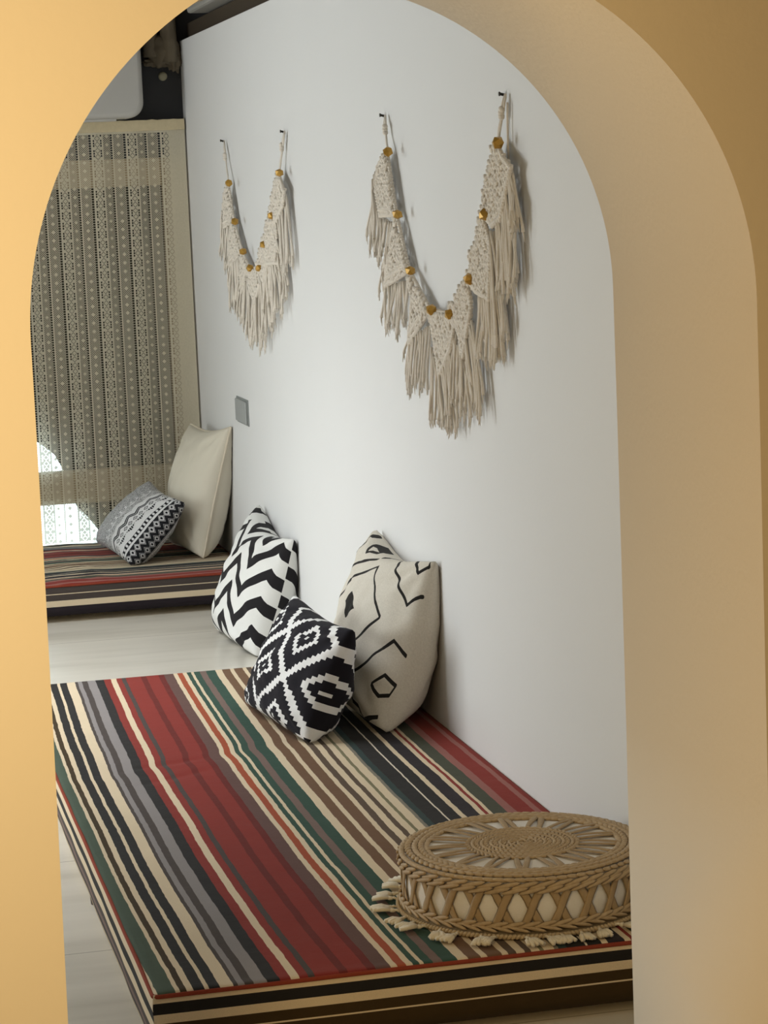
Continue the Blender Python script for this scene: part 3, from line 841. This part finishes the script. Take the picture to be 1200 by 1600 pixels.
small = dict(
    hooks=[(350.5, 222), (445, 207)],
    beads=[(357.5, 286), (367, 346), (379.5, 393), (391, 419), (405, 419), (412, 382), (424, 337), (436.5, 270)],
    flags=[
        dict(i=0, tip=[(351.5, 306), (351.5, 355)], fringe=[([(351.5, 315), (350.5, 356)], [(348, 370), (350, 392)], 10), ([(351, 356), (366, 352)], [(353, 412), (364, 400)], 10)]),
        dict(i=1, tip=[(361, 372), (362, 414)], fringe=[([(361, 385), (362, 414)], [(358, 420), (361, 448)], 7), ([(362, 414), (378, 400)], [(363, 468), (377, 474)], 14)]),
        dict(i=2, tip=[(377, 430), (379, 456)], fringe=[([(377, 430), (379, 456), (392, 430)], [(370, 478), (380, 500), (393, 506)], 20)]),
        dict(i=3, tip=[(390, 445), (399, 472), (408, 445)], fringe=[([(390, 450), (399, 472), (409, 445)], [(386, 518), (400, 526), (415, 538)], 24)]),
        dict(i=4, tip=[(413, 440), (420, 412)], fringe=[([(407, 430), (413, 440), (422, 412)], [(408, 515), (420, 512), (431, 508)], 22)]),
        dict(i=5, tip=[(418, 412), (436, 410), (434, 360)], fringe=[([(416, 412), (437, 410)], [(414, 470), (444, 478)], 22), ([(436, 405), (437, 372)], [(442, 470), (447, 450)], 8)]),
        dict(i=6, tip=[(430, 352), (444, 320), (445, 298)], fringe=[([(432, 350), (444, 322), (446, 300)], [(436, 405), (446, 412), (456, 408)], 22)]),
    ])
garland('ivory macrame garland with gold beads hung nearer to the arch, larger in view', big['hooks'], big['beads'], big['flags'], 3, 1.0, [((793, 160), (794, 252))])
garland('ivory macrame garland farther along the white wall, nearer the lace curtain', small['hooks'], small['beads'], small['flags'], 5, 1.02, [])
for (px, lab) in (((602, 181), 'nail holding the left cord of the macrame garland nearer the arch'), ((790, 148), 'nail holding the right cord of the macrame garland nearer the arch'),
                  ((350.5, 220.5), 'nail holding the left cord of the macrame garland nearer the curtain'), ((445, 206), 'nail holding the right cord of the macrame garland nearer the curtain')):
    p = wallpt(px[0], px[1], WX); bm = bmesh.new()
    tube(bm, [(WX + 0.004, p.y, p.z - 0.002), (WX - 0.0115, p.y, p.z + 0.002), (WX - 0.012, p.y, p.z + 0.002), (WX - 0.014, p.y, p.z + 0.002)], [0.0030, 0.0030, 0.0046, 0.0042], 12)
    o = link('wall_nail', bm, M_nail, None, True, loc=(WX, p.y, p.z)); props(o, lab, 'nail', 'nails in the white wall')

# ------------------------------------------------------------------ woven pouf on a tasselled mat
def straw_mat(name, a, b_):
    m, nt, b = new_mat(name, 0.6, 0.3)
    n = enoise(1.0, 4, emap((120, 120, 40))); k = enoise(14, 2)
    setcol(b, emix(n * 0.6 + k * 0.4, lin(a), lin(b_))); ebump(enoise(260, 3), 0.3, 0.001, b); return m
M_straw = straw_mat('seagrass_straw', (152, 128, 94), (206, 182, 146))
M_straw2 = straw_mat('seagrass_strap', (146, 122, 88), (190, 164, 126))
M_pcush = simple('white_cushion_cover', (236, 231, 222), 0.85, 0.15, 0.03, 20, 0.15, 300)
PX, PY, PZ, KR = 1.138, 3.985, 0.139, 1.155
mat = thing('tasselled_mat', (PX, PY, 0.128), 'round mat with cream tassels lying under the woven pouf on the daybed', 'mat')
bm = bmesh.new()
cylpts = []
for z in (0.1288, 0.1345):
    cylpts.append([bm.verts.new((PX + 0.222 * math.cos(2 * PI * k / 96), PY + 0.222 * math.sin(2 * PI * k / 96), z)) for k in range(96)])
bm.faces.new(cylpts[1]); bm.faces.new(cylpts[0][::-1])
for k in range(96): bm.faces.new((cylpts[0][k], cylpts[0][(k + 1) % 96], cylpts[1][(k + 1) % 96], cylpts[1][k]))
M_matc = simple('cotton_mat', (190, 170, 138), 0.9, 0.1, 0.1, 90, 0.5, 400)
link('mat_disc', bm, M_matc, mat, False)
bm = bmesh.new()
rope_chain(bm, [(PX + 0.222 * math.cos(2 * PI * k / 90), PY + 0.222 * math.sin(2 * PI * k / 90), 0.1325) for k in range(91)], 0.0044, 0.0072)
link('edge_cord', bm, M_matc, mat)
M_tassel = simple('cream_tassel', (226, 216, 194), 0.92, 0.1, 0.08, 120, 0.3, 600)
NT = 40
for k in range(NT):
    a = 2 * PI * (k + R.uniform(-.22, .22)) / NT; L = R.uniform(0.032, 0.042)
    da = R.uniform(-0.6, 0.6)
    d = Vector((math.cos(a + da), math.sin(a + da), 0)); s = Vector((-d.y, d.x, 0))
    o0 = Vector((PX + 0.225 * math.cos(a), PY + 0.225 * math.sin(a), 0.132))
    if o0.x + d.x * 0.05 > 1.352: continue
    bm = bmesh.new()
    kn = o0 + d * 0.010; kn.z = 0.1335
    zlow = 0.1322
    tube(bm, [o0, (o0 + kn) / 2 + Vector((0, 0, 0.002)), kn], [0.0022, 0.0024, 0.003], 6)
    ellipsoid(bm, kn + d * 0.003, (s * 0.0048, Vector((0, 0, 0.0042)), d * 0.0062), 8, 5)
    for j in range(8):
        sp = (j - 3.5) / 3.5
        e = kn + d * (L * R.uniform(0.8, 1.0)) + s * (sp * 0.0125 + R.uniform(-.002, .002)); 
        zz = zlow + R.uniform(0, 0.003)
        e.z = zz
        mid = (kn + e) / 2 + Vector((0, 0, 0.002)) + s * sp * 0.002
        tube(bm, [kn + d * 0.003, mid, e], [0.0026, 0.0042, 0.0036], 5)
    link('tassel', bm, M_tassel, mat)
pouf = thing('woven_pouf', (PX, PY, PZ), 'round low seagrass pouf with white cushion showing through its weave', 'pouf')
def ring_pts(r, z, n=120): return [Vector((PX + r * math.cos(2 * PI * k / n), PY + r * math.sin(2 * PI * k / n), z)) for k in range(n + 1)]
def braid_ring(bm, r, z, n, rad, hgt, tilt, alt=False, ph=0.0, nrm=0.0):
    r *= KR; rad *= 1.08
    """one row of plait: slanted leaves laid round the ring; nrm tips the row from lying flat (0) to standing (1)"""
    for k in range(n):
        a = 2 * PI * (k + ph) / n; t = Vector((-math.sin(a), math.cos(a), 0)); o = Vector((math.cos(a), math.sin(a), 0))
        up = Vector((0, 0, 1)); acr = (o * (1 - nrm) + up * nrm).normalized(); out = (up * (1 - nrm) + o * nrm).normalized()
        for s in (-1, 1) if alt else (1,):
            d = (t * math.cos(tilt) + acr * math.sin(tilt) * s).normalized(); p = d.cross(out).normalized()
            c = Vector((PX, PY, z)) + o * r + acr * (s * rad * 0.55 if alt else 0) + t * (0 if s < 0 else PI * r / n)
            L = 2 * PI * r / n
            ellipsoid(bm, c, (p * rad * 0.62, out * hgt, d * L * 0.86), 7, 4)
bm = bmesh.new()
pr = [(0.0, PZ), (0.150, PZ), (0.174, PZ + 0.004), (0.181, PZ + 0.014), (0.181, PZ + 0.070), (0.176, PZ + 0.082), (0.150, PZ + 0.0895), (0.08, PZ + 0.0908), (0.0, PZ + 0.0908)]
pr = [(r_ * KR, z_) for r_, z_ in pr]
ringsv = []
for r_, z_ in pr:
    if r_ == 0: ringsv.append([bm.verts.new((PX, PY, z_))]); continue
    ringsv.append([bm.verts.new((PX + r_ * math.cos(2 * PI * k / 80), PY + r_ * math.sin(2 * PI * k / 80), z_)) for k in range(80)])
for A, B_ in zip(ringsv, ringsv[1:]):
    for k in range(80):
        k2 = (k + 1) % 80
        if len(A) == 1: bm.faces.new((A[0], B_[k2], B_[k]))
        elif len(B_) == 1: bm.faces.new((A[k], A[k2], B_[0]))
        else: bm.faces.new((A[k], A[k2], B_[k2], B_[k]))
link('inner_cushion', bm, M_pcush, pouf)
ZT = PZ + 0.092
bm = bmesh.new()
for i, (r_, z_, nn) in enumerate(((0.1835, ZT - 0.004, 0.35), (0.1735, ZT + 0.0005, 0.12), (0.1635, ZT + 0.0015, 0), (0.1540, ZT + 0.0015, 0), (0.1455, ZT + 0.0005, 0))):
    braid_ring(bm, r_, z_, 76, 0.0074, 0.0038, 0.30 if i % 2 else -0.30, False, 0.37 * i, nn)
bm2 = bm
link('lid_rim', bm, M_straw, pouf)
bm = bmesh.new()
for i, (r_, z_) in enumerate(((0.1880, ZT - 0.012), (0.1880, ZT - 0.021))):
    braid_ring(bm, r_, z_, 46, 0.0066, 0.0036, 0.24, False, 0.43 * i, 1.0)
link('side_band', bm, M_straw, pouf)
bm = bmesh.new()
braid_ring(bm, 0.1865, PZ + 0.0115, 50, 0.0066, 0.0036, 0.24, False, 0, 1.0); braid_ring(bm, 0.1870, PZ + 0.0055, 50, 0.0056, 0.0036, -0.24, False, 0.3, 1.0)
link('base_band', bm, M_straw, pouf)
bm = bmesh.new()
for i in range(12):
    r_ = 0.006 + i * 0.0070
    braid_ring(bm, r_, ZT + 0.0025 - 0.00008 * i, max(5, int(2 * PI * r_ / 0.0088)), 0.0042, 0.0030, 0.45 if i % 2 else -0.45, False, 0.31 * i, 0)
link('centre_coil', bm, M_straw, pouf)
def strap(bm, pts, wid, outs, th=0.0012):
    """flat straw ribbon; outs gives the outward direction at each point"""
    pts = [Vector(p) for p in pts]; n = len(pts); prev = None
    for i, p in enumerate(pts):
        t = (pts[min(n - 1, i + 1)] - pts[max(0, i - 1)]).normalized(); o = outs[i]; s = t.cross(o).normalized(); wd = wid[i]
        ring = [bm.verts.new(p + s * wd + o * 0), bm.verts.new(p + s * wd * 0.5 + o * th * 1.4), bm.verts.new(p + o * th * 1.1), bm.verts.new(p - s * wd * 0.5 + o * th * 1.4), bm.verts.new(p - s * wd), bm.verts.new(p - o * th * 0.3)]
        if prev:
            for k in range(6): bm.faces.new((prev[k], prev[(k + 1) % 6], ring[(k + 1) % 6], ring[k]))
        else: bm.faces.new(ring)
        prev = ring
    bm.faces.new(prev[::-1])
up = Vector((0, 0, 1))
NS = 17
for k in range(NS):
    bm = bmesh.new()
    a0 = 2 * PI * k / NS
    for (da, r0, r1, wdt) in ((-0.07, -0.035, 0.05, 0.0060), (0.06, 0.045, -0.03, 0.0058)):
        pts = []; outs = []; wid = []
        j0, j1 = R.uniform(-.03, .03), R.uniform(-.03, .03)
        for m in range(7):
            h = m / 6; r_ = KR * (0.080 + (0.150 - 0.080) * h); a = a0 + da + lerp(r0 + j0, r1 + j1, h)
            pts.append((PX + r_ * math.cos(a), PY + r_ * math.sin(a), ZT + 0.0005 + 0.0015 * math.sin(h * PI) + (0.001 if da > 0 else 0)))
            outs.append(up); wid.append(wdt * (0.75 + 0.45 * h) * R.uniform(0.9, 1.1))
        strap(bm, pts, wid, outs)
    link('lid_spoke', bm, M_straw2, pouf)
NL = 27
for k in range(NL):
    bm = bmesh.new(); a0 = 2 * PI * (k + 0.3) / NL
    for s in (-1, 1):
        pts = []; outs = []; wid = []
        for m in range(9):
            h = m / 8; z_ = PZ + 0.008 + (ZT - 0.026 - PZ - 0.004) * h
            x = (h - 0.5) * 2; x = math.copysign(abs(x) ** 1.2, x)
            a = a0 + s * x * 0.072; r_ = KR * 0.1838 + (0.0012 if s > 0 else 0)
            pts.append((PX + r_ * math.cos(a), PY + r_ * math.sin(a), z_)); outs.append(Vector((math.cos(a), math.sin(a), 0))); wid.append(0.0074 * R.uniform(0.92, 1.08))
        strap(bm, pts, wid, outs)
    link('side_strap', bm, M_straw2, pouf)

# ------------------------------------------------------------------ light
def area(name, loc, target, size, power, col, shape='DISK'):
    l = bpy.data.lights.new(name, 'AREA'); l.shape = shape; l.size = size; l.energy = power; l.color = col
    o = bpy.data.objects.new(name, l); COL.objects.link(o); o.location = loc
    o.rotation_euler = (Vector(target) - Vector(loc)).to_track_quat('-Z', 'Y').to_euler(); return o
def point(name, loc, rad, power, col):
    l = bpy.data.lights.new(name, 'POINT'); l.shadow_soft_size = rad; l.energy = power; l.color = col
    o = bpy.data.objects.new(name, l); COL.objects.link(o); o.location = loc; return o
point('room_lamp', (-0.75, 7.5, 1.65), 0.26, 30, (0.95, 0.99, 1.0))
area('side_daylight', (-1.95, 6.2, 0.95), (1.36, 5.5, 0.78), 1.4, 41, (0.92, 0.98, 1.0), 'SQUARE')
cl = area('room_overhead_fill', (-0.40, 6.3, 2.27), (-0.22, 6.3, 0), 1.7, 42, (0.96, 0.98, 1.0)); cl.data.spread = 1.9  # added overhead fill, no real fitting; narrow spread brightens floor, spares wall top
wl = area('warm_lamp', (-0.10, 1.90, 1.26), (0.45, 2.75, 1.23), 0.16, 12.5, (1.0, 0.735, 0.365), 'RECTANGLE'); wl.data.size_y = 1.5
w = bpy.data.worlds.new('World'); scene.world = w; w.use_nodes = True
bg = w.node_tree.nodes['Background']; bg.inputs[0].default_value = (0.80, 0.96, 1.0, 1); bg.inputs[1].default_value = 3.2
scene.view_settings.view_transform = 'Standard'; scene.view_settings.look = 'None'
scene.view_settings.exposure = 0.0; scene.view_settings.gamma = 1.0; scene.view_settings.use_curve_mapping = False
